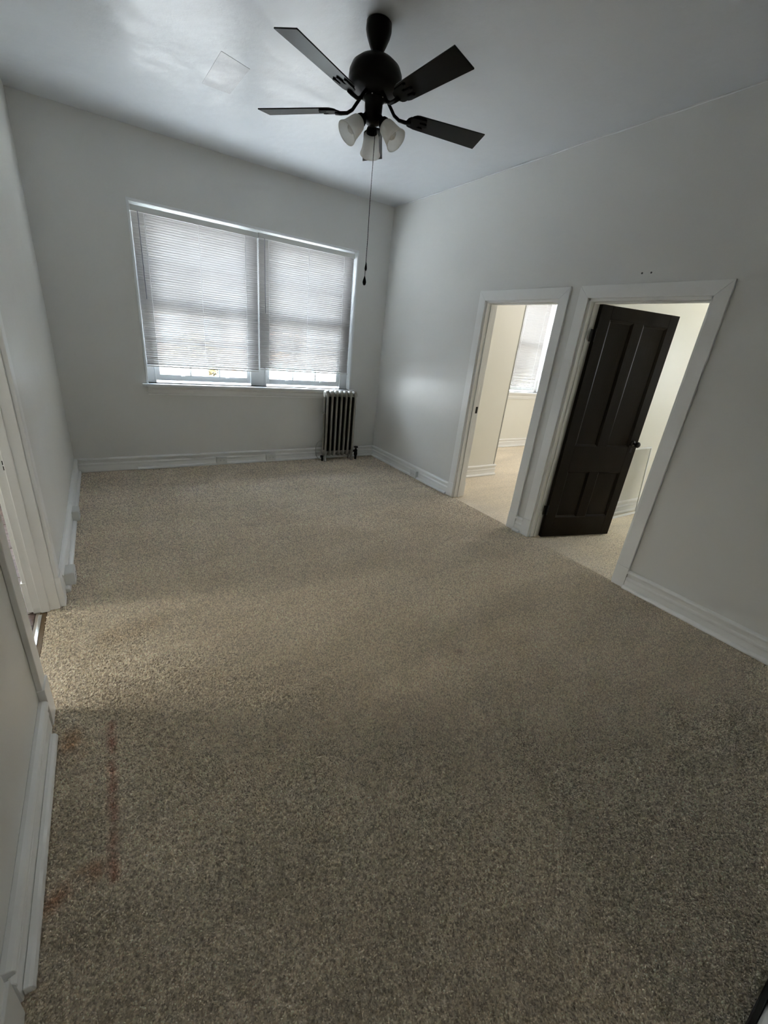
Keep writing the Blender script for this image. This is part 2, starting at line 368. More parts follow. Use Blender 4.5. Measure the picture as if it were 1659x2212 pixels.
# kitchen floor: vinyl tiles with recessed joints
kf = setting('floor_kitchen', (-0.9, -2.5, -0.02), 'brown streaked vinyl tiles')
obj('joint_bed', MB().box(-3.05, -0.062, -RD, 0, -0.10, -0.014), M_grout, kf)
TS = 0.457
tile_me = None; ti = 0
for i in range(5):
    for j in range(11):
        x1 = -0.110 - i * TS; y1 = -0.30 - j * TS
        if y1 - TS < -RD: continue
        if tile_me is None:
            t = obj('tile', MB().box(x1 - TS + 0.004, x1 - 0.004, y1 - TS + 0.004, y1 - 0.004, -0.016, -0.010), M_vinyl, kf, bevel=0.0015, seg=1); tile_me = t; t0 = (x1, y1)
        else:
            c = tile_me.copy(); COL.objects.link(c); c.parent = kf; c.location = (x1 - t0[0], y1 - t0[1], 0)

# threshold of the kitchen doorway
th = setting('trim_1', (-0.08, -3.0, -0.01), 'kitchen doorway threshold')
obj('tack_strip', MB().box(-0.092, -0.060, KD[0] + 0.015, KD[1] - 0.015, -0.03, -0.004), M_tack, th, bevel=0.002)
obj('metal_strip', MB().box(-0.098, -0.080, -3.30, -2.625, -0.012, 0.0), M_alum, th, bevel=0.003, label='bright aluminium carpet strip')

# ------------------------------------------------------------------ baseboards
PROF = [(0, 0.148), (0.012, 0.148), (0.024, 0.143), (0.029, 0.135), (0.029, 0.125), (0.012, 0.119), (0.011, 0.094), (0.017, 0.092), (0.022, 0.084), (0.022, 0.072), (0.019, 0.068), (0.021, 0.0), (0, 0.0)]
SHOE = [(0.021, 0.0), (0.044, 0.0), (0.044, 0.010), (0.040, 0.020), (0.032, 0.026), (0.021, 0.028)]
def bb(name, side, wallc, a, b, mat=None, shoe=None, label=None):
    """side: 'x+' wall at x=wallc whose room lies at greater x, etc.; runs a..b along the wall"""
    root = setting(name, {'x': (wallc, (a + b) / 2, 0), 'y': ((a + b) / 2, wallc, 0)}[side[0]], label)
    sg = 1 if side[1] == '+' else -1
    def sweep(P, a, b):
        poly = [(wallc + sg * d, z) for d, z in P]
        return MB().prism(poly, 1 if side[0] == 'x' else 0, a, b)
    obj('moulding', sweep(PROF, a, b), mat or M_trim, root, bevel=0.0015, seg=1)
    if shoe is not False:
        s0, s1 = shoe or (a, b)
        obj('shoe_moulding', sweep(SHOE, s0, s1), mat or M_trim, root, bevel=0.002, seg=1)
    return root
bb('baseboard_back', 'y-', 0, 0.0, W, shoe=(0.56, W - 0.03), label='white moulded baseboard under the window')
bb('baseboard_left', 'x+', 0, -2.47, -0.023, shoe=(-2.44, -0.03), label='white moulded baseboard left of the carpet')
bb('baseboard_left_near', 'x+', 0, -4.385, -3.50, shoe=(-4.375, -3.56), label='white moulded baseboard between the left doorways')
bb('baseboard_right', 'x-', W, -1.765, -0.023, shoe=(-1.75, -0.03), label='white moulded baseboard left of the first doorway')
bb('baseboard_right_middle', 'x-', W, -2.882, -2.790, shoe=(-2.868, -2.790), label='short piece of baseboard between the two doorways')
bb('baseboard_right_near', 'x-', W, -RD + 0.03, -3.912, label='white moulded baseboard right of the brown door')
# near wall: baseboard with a dark shoe strip at the carpet edge
nb = bb('baseboard_near', 'y+', -RD, 1.38, W - 0.02, shoe=False)
obj('dark_strip', MB().box(1.45, W - 0.03, -RD + 0.023, -RD + 0.036, -0.005, 0.022), M_darkwood, nb, bevel=0.002)
bb('baseboard_closet', 'y-', -1.284, X2 + 0.02, 4.868)
bb('baseboard_bedroom_back', 'y-', 0, 4.845, XE)
bb('baseboard_divider', 'y-', -2.90, X2 + 0.02, XE, label='white moulded baseboard behind the brown door')
bb('baseboard_bedroom_right', 'y+', -2.79, X2 + 0.02, XE)

# ------------------------------------------------------------------ door casings and jambs
CW, CT = 0.088, 0.019
def doorframe(name, face, sg, thick, d, label=None, far_side=True, plinth_h=0.165):
    """door opening d=(y_near, y_far, z_top) in a wall on plane x=face, room on side sg of it"""
    y0, y1, zt = d
    root = setting(name, (face, (y0 + y1) / 2, 0), label)
    sides = [(face, sg)] + ([(face - sg * thick, -sg)] if far_side else [])
    for k, (f, s) in enumerate(sides):
        r = 0.006                                   # reveal
        a0, a1, b0, b1 = y0 + r, y0 + r - CW, y1 - r, y1 - r + CW
        a0, b0 = y0 - r * 0, y1
        x0, x1 = f, f + s * CT
        for nm, poly in (('casing_side', [(y0, 0.0), (y0, zt), (y0 - CW, zt + CW), (y0 - CW, 0.0)]),
                         ('casing_side', [(y1, 0.0), (y1, zt), (y1 + CW, zt + CW), (y1 + CW, 0.0)]),
                         ('casing_head', [(y0, zt), (y1, zt), (y1 + CW, zt + CW), (y0 - CW, zt + CW)])):
            obj(nm, MB().prism(poly, 0, x0, x1), M_trim, root, bevel=0.003)
        for (p0, p1) in ((y0 + 0.002, y0 - CW - 0.003), (y1 - 0.002, y1 + CW + 0.003)):
            obj('plinth_block', MB().box(f, f + s * (CT + 0.007), p0, p1, 0, plinth_h), M_trim, root, bevel=0.002)
    fx0, fx1 = face, face - sg * thick
    jt = 0.018
    obj('jamb', MB().box(fx0, fx1, y0 - 0.002, y0 + jt, 0, zt), M_trim, root, bevel=0.002)
    obj('jamb', MB().box(fx0, fx1, y1 - jt, y1 + 0.002, 0, zt), M_trim, root, bevel=0.002)
    obj('head_jamb', MB().box(fx0, fx1, y0, y1, zt - jt, zt + 0.002), M_trim, root, bevel=0.002)
    sx0, sx1 = face - sg * 0.045, face - sg * 0.085
    obj('door_stop', MB().box(sx0, sx1, y0 + jt, y0 + jt + 0.012, 0, zt - jt), M_trim, root, bevel=0.004)
    obj('door_stop', MB().box(sx0, sx1, y1 - jt - 0.012, y1 - jt, 0, zt - jt), M_trim, root, bevel=0.004)
    obj('head_stop', MB().box(sx0, sx1, y0 + jt, y1 - jt, zt - jt - 0.012, zt - jt), M_trim, root, bevel=0.004)
    return root
f1 = doorframe('door_1', W, -1, WT, D1, 'white cased open doorway to the bedroom with the blind')
obj('strike_plate', MB().box(W + 0.092, W + 0.125, D1[1] - 0.0195, D1[1] - 0.0175, 0.965, 1.035), M_black, f1, label='black strike plate')
f2 = doorframe('door_2', W, -1, WT, D2, 'white cased doorway with the brown door')
f3 = doorframe('door_3', 0, 1, 0.12, KD, 'white cased doorway to the kitchen', plinth_h=0.19)
for z in (0.842, 0.869):
    obj('strike_hole', MB().box(-0.090, -0.080, KD[1] - 0.0192, KD[1] - 0.0175, z - 0.010, z + 0.010), M_black, f3, label='black latch hole')
f4 = doorframe('door_4', 0, 1, 0.12, ND, 'white cased closed door at the near left', far_side=False, plinth_h=0.16)
obj('leaf', MB().box(-0.085, -0.05, ND[0] + 0.02, ND[1] - 0.02, 0.01, ND[2] - 0.02), M_trim, f4, bevel=0.002)

# caulk line where the right wall meets the ceiling
ck = MB(); y = -5.38; rr = random.Random(3)
pts = []
while y < -0.25:
    pts.append((W - 0.001, y, H - 0.007 - rr.uniform(0, 0.004))); y += rr.uniform(0.04, 0.12)
ck.tube(pts, [rr.uniform(0.002, 0.006) for _ in pts], 6)
struct('trim_2', ck, M_caulk, label='uneven white caulk line along the ceiling')
nh = bpy.data.objects['wall_right']
for y in (-3.32, -3.383):
    obj('nail_hole', MB().lathe([(0.006, 0), (0.006, 0.002)], 10, Matrix.Translation((W, y, 2.202)) @ Matrix.Rotation(-math.pi / 2, 4, 'Y')), M_slot, nh)

# plaster repair on the ceiling: a flat dull patch
ce = bpy.data.objects['ceiling']
obj('plaster_patch', MB().prism([(1.217, -1.722), (1.405, -1.66), (1.384, -1.234), (1.197, -1.23)], 2, H - 0.0015, H + 0.002), M_patch, ce, label='dull repaired patch')
obj('corner_strip', MB().box(4.828, 4.8475, -1.2865, -1.270, 0.0, H), M_corner, bpy.data.objects['wall_closet'], label='grey corner edge')  # narrow darker grey strip along the closet corner

# ------------------------------------------------------------------ windows
def sash(root, x0, x1, z0, z1, y0, y1, gx0, gx1, gz0, gz1, nx, nz):
    mid = (y0 + y1) / 2
    obj('sash_stile', MB().box(x0, gx0, y0, y1, z0, z1), M_white, root, bevel=0.003)
    obj('sash_stile', MB().box(gx1, x1, y0, y1, z0, z1), M_white, root, bevel=0.003)
    obj('sash_rail', MB().box(gx0, gx1, y0, y1, z0, gz0), M_white, root, bevel=0.003)
    obj('sash_rail', MB().box(gx0, gx1, y0, y1, gz1, z1), M_white, root, bevel=0.003)
    xs = [gx0 + (gx1 - gx0) * i / nx for i in range(nx + 1)]; zs = [gz0 + (gz1 - gz0) * i / nz for i in range(nz + 1)]
    for x in xs[1:-1]: obj('muntin', MB().box(x - 0.009, x + 0.009, y0 + 0.004, y1 - 0.004, gz0, gz1), M_white, root, bevel=0.002)
    for z in zs[1:-1]: obj('muntin', MB().box(gx0, gx1, y0 + 0.005, y1 - 0.005, z - 0.010, z + 0.010), M_white, root, bevel=0.002)
    for i in range(nx):
        for j in range(nz):
            obj('pane', MB().add([(xs[i], mid, zs[j]), (xs[i + 1], mid, zs[j]), (xs[i + 1], mid, zs[j + 1]), (xs[i], mid, zs[j + 1])], [(0, 1, 2, 3)]), M_glass, root)

def window(name, w, units, label, apron_to=None, lifts=True):
    x0, x1, z0, z1 = w
    root = setting(name, ((x0 + x1) / 2, 0, z0), label)
    # edge bead round the opening and linings of the reveal
    e = 0.016
    obj('edge_bead', MB().box(x0 - 0.004, x0 + e, -0.007, 0.10, z0, z1 - e), M_white, root, bevel=0.003)
    obj('edge_bead', MB().box(x1 - e, x1 + 0.004, -0.007, 0.10, z0, z1 - e), M_white, root, bevel=0.003)
    obj('edge_bead', MB().box(x0 - 0.004, x1 + 0.004, -0.004, 0.002, z1 - e, z1 + 0.006), M_white, root, bevel=0.003)
    obj('frame_head', MB().box(x0, x1, 0.095, 0.20, z1 - 0.06, z1), M_white, root, bevel=0.003)
    xs = [x0] + [v for u in units for v in u] + [x1]
    for i in range(0, len(xs), 2): obj('frame_post', MB().box(xs[i], xs[i + 1], 0.095, 0.20, z0, z1 - 0.06), M_white, root, bevel=0.004)
    for (a, b) in units:
        obj('frame_stop', MB().box(a - 0.002, a + 0.012, 0.085, 0.10, z0, z1 - 0.06), M_white, root, bevel=0.003)
        obj('frame_stop', MB().box(b - 0.012, b + 0.002, 0.085, 0.10, z0, z1 - 0.06), M_white, root, bevel=0.003)
        zm = z0 + 0.78
        sash(root, a + 0.002, b - 0.002, z0 + 0.022, zm + 0.035, 0.105, 0.140, a + 0.055, b - 0.055, z0 + 0.085, zm - 0.02, 3, 2)
        sash(root, a + 0.002, b - 0.002, zm - 0.03, z1 - 0.06, 0.145, 0.180, a + 0.055, b - 0.055, zm + 0.02, z1 - 0.11, 3, 2)
        for fx in ((0.27, 0.73) if lifts else ()):
            x = a + (b - a) * fx
            obj('sash_lift', MB().box(x - 0.018, x + 0.018, 0.090, 0.106, z0 + 0.062, z0 + 0.078), M_white, root, bevel=0.003)
        for fx in (0.38, 0.62):
            x = a + (b - a) * fx
            obj('sash_lock', MB().box(x - 0.022, x + 0.022, 0.088, 0.108, zm + 0.008, zm + 0.034), M_white, root, bevel=0.004)
    obj('stool', MB().box(x0 - 0.045, x1 + 0.05, -0.058, 0.10, z0 - 0.026, z0), M_white, root, bevel=0.006, seg=3)
    ap = [(0.0, z0 - 0.026), (-0.030, z0 - 0.026), (-0.030, z0 - 0.048), (-0.020, z0 - 0.058), (-0.020, z0 - 0.092), (-0.013, z0 - 0.100), (-0.013, z0 - 0.118), (0.0, z0 - 0.118)]
    obj('apron', MB().prism(ap, 0, x0 + 0.004, x1 + 0.02), M_trim, root, bevel=0.002)
    obj('outer_sill', MB().box(x0, x1, 0.20, 0.36, z0 - 0.06, z0 - 0.005), M_white, root)
    return root
window('window_1', WIN1, [(0.832, 1.868), (2.034, 3.055)], 'white double window with two six over six sashes')
window('window_2', WIN2, [(5.70, 7.08)], 'white bedroom window half behind a mini blind')
window('window_3', (-1.4, -0.25, 0.9, 2.4), [(-1.33, -0.32)], 'kitchen window')

# ------------------------------------------------------------------ mini blinds
def blind(x0, x1, ztop, zbot, y, ladders, wand, label, tilt=58, seed=1, skew=0.0, pitch=0.0215):
    r = random.Random(seed)
    root = thing('mini_blind', label, 'blind', ((x0 + x1) / 2, y, ztop), 'white mini blinds in the windows')
    obj('headrail', MB().box(x0, x1, y - 0.020, y + 0.020, ztop, ztop + 0.050), M_plastic, root, bevel=0.002)
    n = int((ztop - 0.012 - zbot - 0.02) / pitch)
    hw = 0.0125; ang = math.radians(tilt)
    prof = []
    for k in range(5):
        s = -1 + 2 * k / 4
        prof.append((s * hw, 0.0022 * (1 - s * s)))
    # inner edge (towards the room, -y) high, outer edge low; crown faces up and outwards
    def pt(q):
        s, c = q
        return (s * math.cos(ang) + c * math.sin(ang), -s * math.sin(ang) + c * math.cos(ang))
    P = [pt(q) for q in prof]
    xa, xb = x0 + 0.006, x1 - 0.006
    vs = [(xa, y + p[0], p[1]) for p in P] + [(xb, y + p[0], p[1]) for p in P]
    fs = [(k, k + 1, 6 + k, 5 + k) for k in range(4)]
    mb = MB().add([(v[0], v[1], v[2] + ztop) for v in vs], fs, True)
    first = obj('slat', mb, M_slat, root, fixn=False)
    zs = [ztop - 0.010 - i * pitch for i in range(n + 1)]
    for i, z in enumerate(zs):
        o = first if i == 0 else first.copy()
        if i: COL.objects.link(o); o.parent = root
        o.location = (r.uniform(-0.001, 0.001), 0, z - ztop)
        o.rotation_euler = (r.uniform(-0.03, 0.03), skew * i / n + r.uniform(-0.0006, 0.0006), 0)
    zr = zs[-1] - pitch
    obj('bottom_rail', MB().box(x0 + 0.004, x1 - 0.004, y - 0.013, y + 0.013, zr - 0.008, zr + 0.004), M_plastic, root, bevel=0.002)
    for x in ladders:
        obj('ladder_cord', MB().tube([(x, y - 0.0135, ztop), (x, y - 0.0135, zr)], 0.0016, 5).tube([(x, y + 0.0135, ztop), (x, y + 0.0135, zr)], 0.0012, 5), M_cord, root)
    if wand:
        obj('tilt_wand', MB().tube([(wand, y - 0.022, ztop + 0.004), (wand + 0.002, y - 0.024, ztop - 0.02), (wand + 0.004, y - 0.024, ztop - 0.73)], 0.0035, 6), M_wand, root, label='clear grey tilt wand')
    xc = x1 - 0.010
    obj('lift_cord', MB().tube([(xc, y - 0.020, ztop), (xc + 0.001, y - 0.021, ztop - 0.9), (xc, y - 0.021, zr + 0.02)], 0.0013, 5), M_cord, root)
    return root
M_wand = paint('wand_plastic', (0.22, 0.23, 0.27), 0.25, vary=0.05)
blind(0.762, 1.944, 2.470, 1.100, 0.035, (0.875, 1.350, 1.808), 0.822, 'wide white mini blind on the left of the double window', seed=1)
blind(1.950, 3.128, 2.475, 1.115, 0.035, (2.064, 2.534, 2.990), 2.014, 'white mini blind on the right of the double window beside the radiator corner', seed=2)
blind(5.62, 7.005, 2.480, 1.060, 0.045, (5.80, 6.40, 6.86), None, 'white mini blind in the bedroom seen through the left doorway', tilt=62, seed=3)

# ------------------------------------------------------------------ radiator
rx0, rx1, ry0, ry1, rz0, rz1 = 2.722, 3.192, -0.205, -0.085, 0.065, 0.935
rad = thing('radiator', 'grey cast iron radiator of seven sections in the corner under the window', 'radiator', ((rx0 + rx1) / 2, (ry0 + ry1) / 2, 0))
ns = 7; pw = (rx1 - rx0) / ns
SPL = (0.02, 0.05, 0.08, 0.5, 0.92, 0.96); SPL2 = tuple(1 - q for q in SPL[::-1])
def rad_section(xc, w, foot):
    mb = MB(); yc = (ry0 + ry1) / 2
    def loop(hy, z0, z1, nseg=7):
        pts = []
        rr_ = min(hy, 0.05)
        for cx_, cz_, a0 in ((hy - rr_, z1 - rr_, 0), (-(hy - rr_), z1 - rr_, 90), (-(hy - rr_), z0 + rr_, 180), (hy - rr_, z0 + rr_, 270)):
            for k in range(nseg):
                a = math.radians(a0 + 90 * k / (nseg - 1)); pts.append((cx_ + rr_ * math.cos(a), cz_ + rr_ * math.sin(a)))
            if a0 == 90: pts += [(-hy, z1 - rr_ - (z1 - z0 - 2 * rr_) * q) for q in SPL]
            if a0 == 270: pts += [(hy, z0 + rr_ + (z1 - z0 - 2 * rr_) * q) for q in SPL2]
        return pts
    hy = (ry1 - ry0) / 2
    # racetrack tube: outer loop, centre line bulging sideways, inner loop
    ring = []
    for t in range(12):
        a = 2 * math.pi * t / 12
        off = 0.0195 * (1 - math.cos(a))       # 0 .. 0.039 inwards
        sx = w * 0.5 * (abs(math.sin(a)) ** 0.8) * (1 if math.sin(a) >= 0 else -1)
        ring.append(([(yc + q[0], q[1]) for q in loop(hy - off, rz0 + off * 1.25, rz1 - off * 1.25)], xc + sx))
    m = len(ring[0][0]); 
    def wide(z):
        t = min(1, max(0, (z - (rz1 - 0.085)) / 0.055)); b = min(1, max(0, ((rz0 + 0.075) - z) / 0.05))
        t = t * t * (3 - 2 * t); b = b * b * (3 - 2 * b)
        return max(0.44 + 0.51 * t, 0.44 + 0.32 * b)
    vs = [(xc + (x - xc) * wide(q[1]), q[0], q[1]) for pts, x in ring for q in pts]
    fs = [(t * m + k, t * m + (k + 1) % m, ((t + 1) % 12) * m + (k + 1) % m, ((t + 1) % 12) * m + k) for t in range(12) for k in range(m)]
    mb.add(vs, fs, True)
    for z in (rz0 + 0.055, rz1 - 0.06):       # hubs joining the sections
        mb.lathe([(0.026, -pw / 2), (0.030, 0), (0.026, pw / 2)], 14, Matrix.Translation((xc, yc, z)) @ Matrix.Rotation(math.pi / 2, 4, 'Y'))
    if foot:
        for yy in (ry0 + 0.018, ry1 - 0.018):
            mb.lathe([(0.017, 0.0), (0.021, 0.008), (0.014, 0.03), (0.015, 0.10)], 12, Matrix.Translation((xc, yy, 0)))
    return mb
for i in range(ns):
    xc = rx0 + pw * (i + 0.5)
    obj('section', rad_section(xc, pw * (0.86 if i else 0.95), i in (0, ns - 1)), M_iron, rad)
vy = (ry0 + ry1) / 2
obj('gap_shade_block', MB().box(rx0 + pw * 0.5, rx1 - pw * 0.5, ry0 + 0.040, ry1 - 0.035, 0.11, 0.868), M_gapshade, rad, bevel=0.004, label='dark block standing for shade and unpainted iron between the sections')  # dark block added so the gaps between sections look deep in shade
obj('air_vent', MB().lathe([(0.007, 0.0), (0.007, 0.016), (0.017, 0.018), (0.019, 0.030), (0.014, 0.040), (0.004, 0.043)], 16, Matrix.Translation((rx0 + 0.004, ry0 + 0.02, 0.65)) @ Matrix.Rotation(-math.pi / 2, 4, 'Y')), M_iron, rad, label='round painted air vent')
vv = MB().tube([(rx1 - 0.01, vy, 0.115), (rx1 + 0.045, vy, 0.115)], 0.016, 10)
vv.lathe([(0.015, -0.006), (0.016, 0.04), (0.024, 0.055), (0.026, 0.075), (0.022, 0.10), (0.024, 0.125), (0.014, 0.14), (0.009, 0.15), (0.009, 0.165)], 14, Matrix.Translation((rx1 + 0.055, vy, 0)))
vv.lathe([(0.010, 0.160), (0.030, 0.163), (0.032, 0.172), (0.022, 0.178), (0.006, 0.180)], 16, Matrix.Translation((rx1 + 0.055, vy, 0)))
obj('valve', vv, M_black, rad, label='black supply valve with hand wheel')
obj('return_plug', MB().tube([(rx0 - 0.012, vy, 0.06), (rx0 + 0.02, vy, 0.06)], 0.018, 10).tube([(rx0 + 0.01, vy, 0.06), (rx0 + 0.012, vy, -0.004)], 0.010, 8), M_black, rad)
# loose cable looping beside the radiator
pts = []
for k in range(15):
    a = math.radians(70 + 190 * k / 14)
    pts.append((2.738 + 0.075 * math.cos(a), -0.058 - 0.02 * k / 14, 0.128 + 0.125 * math.sin(a)))
tag(obj('cable', MB().tube(pts, 0.0045, 6), M_cable), 'thin white cable looping out behind the left side of the radiator', 'cable')

# ------------------------------------------------------------------ surface outlets on the baseboards
def outlet(c, face, along, label, w=0.122, h=0.082, d=0.052):
    """c: centre on the wall plane; face: outward unit; along: unit along the wall"""
    f, a = Vector(face), Vector(along); c = Vector(c)
    Mx = Matrix(((a.x, 0, f.x, c.x), (a.y, 0, f.y, c.y), (a.z, 1, f.z, c.z), (0, 0, 0, 1)))     # local x along, y up, z outwards
    t = thing('outlet_box', label, 'outlet', tuple(c), 'surface mounted outlet boxes')
    obj('box', MB().box(-w / 2, w / 2, -h / 2, h / 2, 0.014, d).xf(Mx), M_plastic, t, bevel=0.003)
    cp = obj('cover_plate', MB().box(-w / 2 + 0.001, w / 2 - 0.001, -h / 2 + 0.001, h / 2 - 0.001, d - 0.001, d + 0.005).xf(Mx), M_plastic, t, bevel=0.002)
    for sx in (-0.021, 0.021):
        m = MB().lathe([(0.0155, d), (0.0155, d + 0.0065)], 20, Mx @ Matrix.Translation((sx, 0, 0)))
        s = obj('socket', m, M_plastic, t)
        sl = MB()
        for q in (-0.006, 0.006): sl.box(sx - 0.004, sx + 0.004, q - 0.0011, q + 0.0011, d + 0.0058, d + 0.0072)
        sl.lathe([(0.0025, d + 0.0058), (0.0025, d + 0.0072)], 8, Matrix.Translation((sx + 0.009, 0, 0)))
        obj('slot', sl.xf(Mx), M_slot, s)
    obj('screw', MB().lathe([(0.003, d + 0.004), (0.003, d + 0.0066)], 8, Mx), M_plastic, t)
    return t
outlet((1.448, 0, 0.058), (0, -1, 0), (1, 0, 0), 'white outlet box on the back baseboard, the one farther from the radiator')
outlet((2.057, 0, 0.060), (0, -1, 0), (1, 0, 0), 'white outlet box on the back baseboard, the one nearer the radiator')
outlet((W, -1.120, 0.055), (-1, 0, 0), (0, -1, 0), 'white outlet box on the right baseboard before the first doorway')
outlet((0, -1.315, 0.060), (1, 0, 0), (0, 1, 0), 'white outlet box on the left baseboard, the one nearer the window wall', d=0.062)
outlet((0, -2.335, 0.062), (1, 0, 0), (0, 1, 0), 'white outlet box on the left baseboard, the one beside the kitchen doorway', d=0.066)

# ------------------------------------------------------------------ brown panel door
u = Vector((0.9633, -0.2682, 0)); n = Vector((0.2682, 0.9633, 0)); A = Vector((3.700, -3.035, 0))      # face towards the room is -n
DM = Matrix(((u.x, n.x, 0, A.x), (u.y, n.y, 0, A.y), (0, 0, 1, 0), (0, 0, 0, 1)))
dr = thing('panel_door', 'dark brown four panel door swung open into the side room', 'door', tuple(A))
DWd, DZ0, DZ1, DT = 0.806, 0.014, 2.022, 0.036
PX = [(0.108, 0.350), (0.455, 0.712)]; PZ = [(0.215, 0.667), (0.905, 1.922)]
fr = MB()
fr.box(0, PX[0][0], 0, DT, DZ0, DZ1).box(PX[1][1], DWd, 0, DT, DZ0, DZ1)
fr.box(PX[0][0], PX[1][1], 0, DT, DZ0, PZ[0][0]).box(PX[0][0], PX[1][1], 0, DT, PZ[0][1], PZ[1][0]).box(PX[0][0], PX[1][1], 0, DT, PZ[1][1], DZ1)
for z0, z1 in PZ: fr.box(PX[0][1], PX[1][0], 0, DT, z0, z1)
obj('frame', fr.xf(DM), M_doorp, dr, bevel=0.0015, seg=1)
for z0, z1 in PZ:
    for x0, x1 in PX:
        m = MB()
        # sticking: sloped moulding inside the opening, then the sunk flat panel, both faces
        for s0, s1, s2 in ((0.001, 0.010, 0.013), (DT - 0.001, DT - 0.010, DT - 0.013)):
            e = 0.016
            o_ = [(x0, z0), (x1, z0), (x1, z1), (x0, z1)]; i_ = [(x0 + e, z0 + e), (x1 - e, z0 + e), (x1 - e, z1 - e), (x0 + e, z1 - e)]
            vs = [(a, s0, b) for a, b in o_] + [(a, s1, b) for a, b in i_] + [(a, s2, b) for a, b in i_]
            fs = [(k, (k + 1) % 4, 4 + (k + 1) % 4, 4 + k) for k in range(4)] + [(4 + k, 4 + (k + 1) % 4, 8 + (k + 1) % 4, 8 + k) for k in range(4)] + [(8, 9, 10, 11)]
            m.add(vs, fs)
        obj('panel', m.xf(DM), M_doorp, dr)
for z in (0.29, 1.795):
    hm = MB().box(-0.044, 0.0, 0.004, 0.008, z - 0.045, z + 0.045)
    hm.lathe([(0.0065, z - 0.045), (0.0065, z + 0.045)], 12, Matrix.Translation((-0.006, -0.004, 0)))
    hm.lathe([(0.002, z + 0.045), (0.006, z + 0.05), (0.002, z + 0.056)], 10, Matrix.Translation((-0.006, -0.004, 0)))
    obj('hinge', hm.xf(DM), M_black, dr, label='black hinge')
for sg_, y0 in ((-1, 0), (1, DT)):
    km = MB().lathe([(0.027, 0), (0.027, 0.003), (0.020, 0.008), (0.010, 0.012), (0.009, 0.034), (0.018, 0.040), (0.026, 0.050), (0.027, 0.060), (0.020, 0.069), (0.006, 0.072)], 20,
                    Matrix.Translation((0.748, y0, 0.945)) @ Matrix.Rotation(-sg_ * math.pi / 2 if sg_ > 0 else math.pi / 2, 4, 'X'))
    k = obj('knob', km.xf(DM), M_black, dr, label='black round door knob')
    obj('keyhole_plate', MB().box(0.736, 0.760, y0 + sg_ * 0.0005, y0 + sg_ * 0.003, 0.86, 0.905).xf(DM), M_black, dr, bevel=0.001)

# ------------------------------------------------------------------ window screen leaning behind the door
sx0, sx1 = 4.62, 5.50
sc = thing('window_screen', 'white framed window screen leaning on the cream wall behind the brown door', 'screen', ((sx0 + sx1) / 2, -2.96, 0))
la = math.atan2(0.072, 0.79); L_ = 0.793
SM = Matrix.Translation((0, -3.005, 0.0)) @ Matrix.Rotation(-la, 4, 'X')
fw = 0.018
obj('top_rail', MB().box(sx0, sx1, 0, 0.012, L_ - fw, L_).xf(SM), M_white, sc, bevel=0.001)
obj('bottom_rail', MB().box(sx0, sx1, 0, 0.012, 0, fw + 0.008).xf(SM), M_white, sc, bevel=0.001)
for a, b in ((sx0, sx0 + fw), (sx1 - fw * 0.7, sx1)): obj('side_rail', MB().box(a, b, 0, 0.012, fw, L_ - fw).xf(SM), M_white, sc, bevel=0.001)
obj('screen_mesh', MB().add([(sx0 + fw, 0.006, fw), (sx1 - fw * 0.7, 0.006, fw), (sx1 - fw * 0.7, 0.006, L_ - fw), (sx0 + fw, 0.006, L_ - fw)], [(0, 1, 2, 3)]).xf(SM), M_mesh, sc)

# ------------------------------------------------------------------ ceiling fan
FX, FY = 1.803, -2.602
fan = thing('ceiling_fan', 'dark bronze five blade ceiling fan with three frosted glass shades', 'fan', (FX, FY, H))
T = Matrix.Translation((FX, FY, 0))
obj('canopy', MB().lathe([(0.060, H), (0.066, H - 0.006), (0.067, H - 0.035), (0.060, H - 0.060), (0.046, H - 0.090), (0.036, H - 0.108), (0.026, H - 0.118), (0.014, H - 0.121)], 32, T), M_bronze, fan)
obj('downrod', MB().lathe([(0.0125, H - 0.13), (0.0125, 2.95)], 16, T).lathe([(0.024, 2.955), (0.024, 2.968), (0.016, 2.974)], 20, T), M_bronze, fan)
obj('motor_housing', MB().lathe([(0.020, 2.962), (0.060, 2.960), (0.098, 2.948), (0.128, 2.925), (0.141, 2.898), (0.143, 2.870), (0.138, 2.858), (0.138, 2.845), (0.126, 2.828), (0.098, 2.815), (0.070, 2.806), (0.058, 2.798)], 48, T), M_bronze, fan)
sh = obj('switch_housing', MB().lathe([(0.058, 2.800), (0.060, 2.792), (0.049, 2.786), (0.048, 2.728), (0.052, 2.722), (0.050, 2.704), (0.036, 2.690), (0.014, 2.682)], 32, T), M_bronze, fan)
for k in range(6):
    a = math.radians(60 * k - 130)
    obj('screw', MB().lathe([(0.0045, 0), (0.0045, 0.002), (0.002, 0.004)], 8, T @ Matrix.Translation((0.0595 * math.cos(a), 0.0595 * math.sin(a), 2.796)) @ Matrix.Rotation(a, 4, 'Z') @ Matrix.Rotation(math.pi / 2, 4, 'Y')), M_alum, sh)
BZ = 2.750
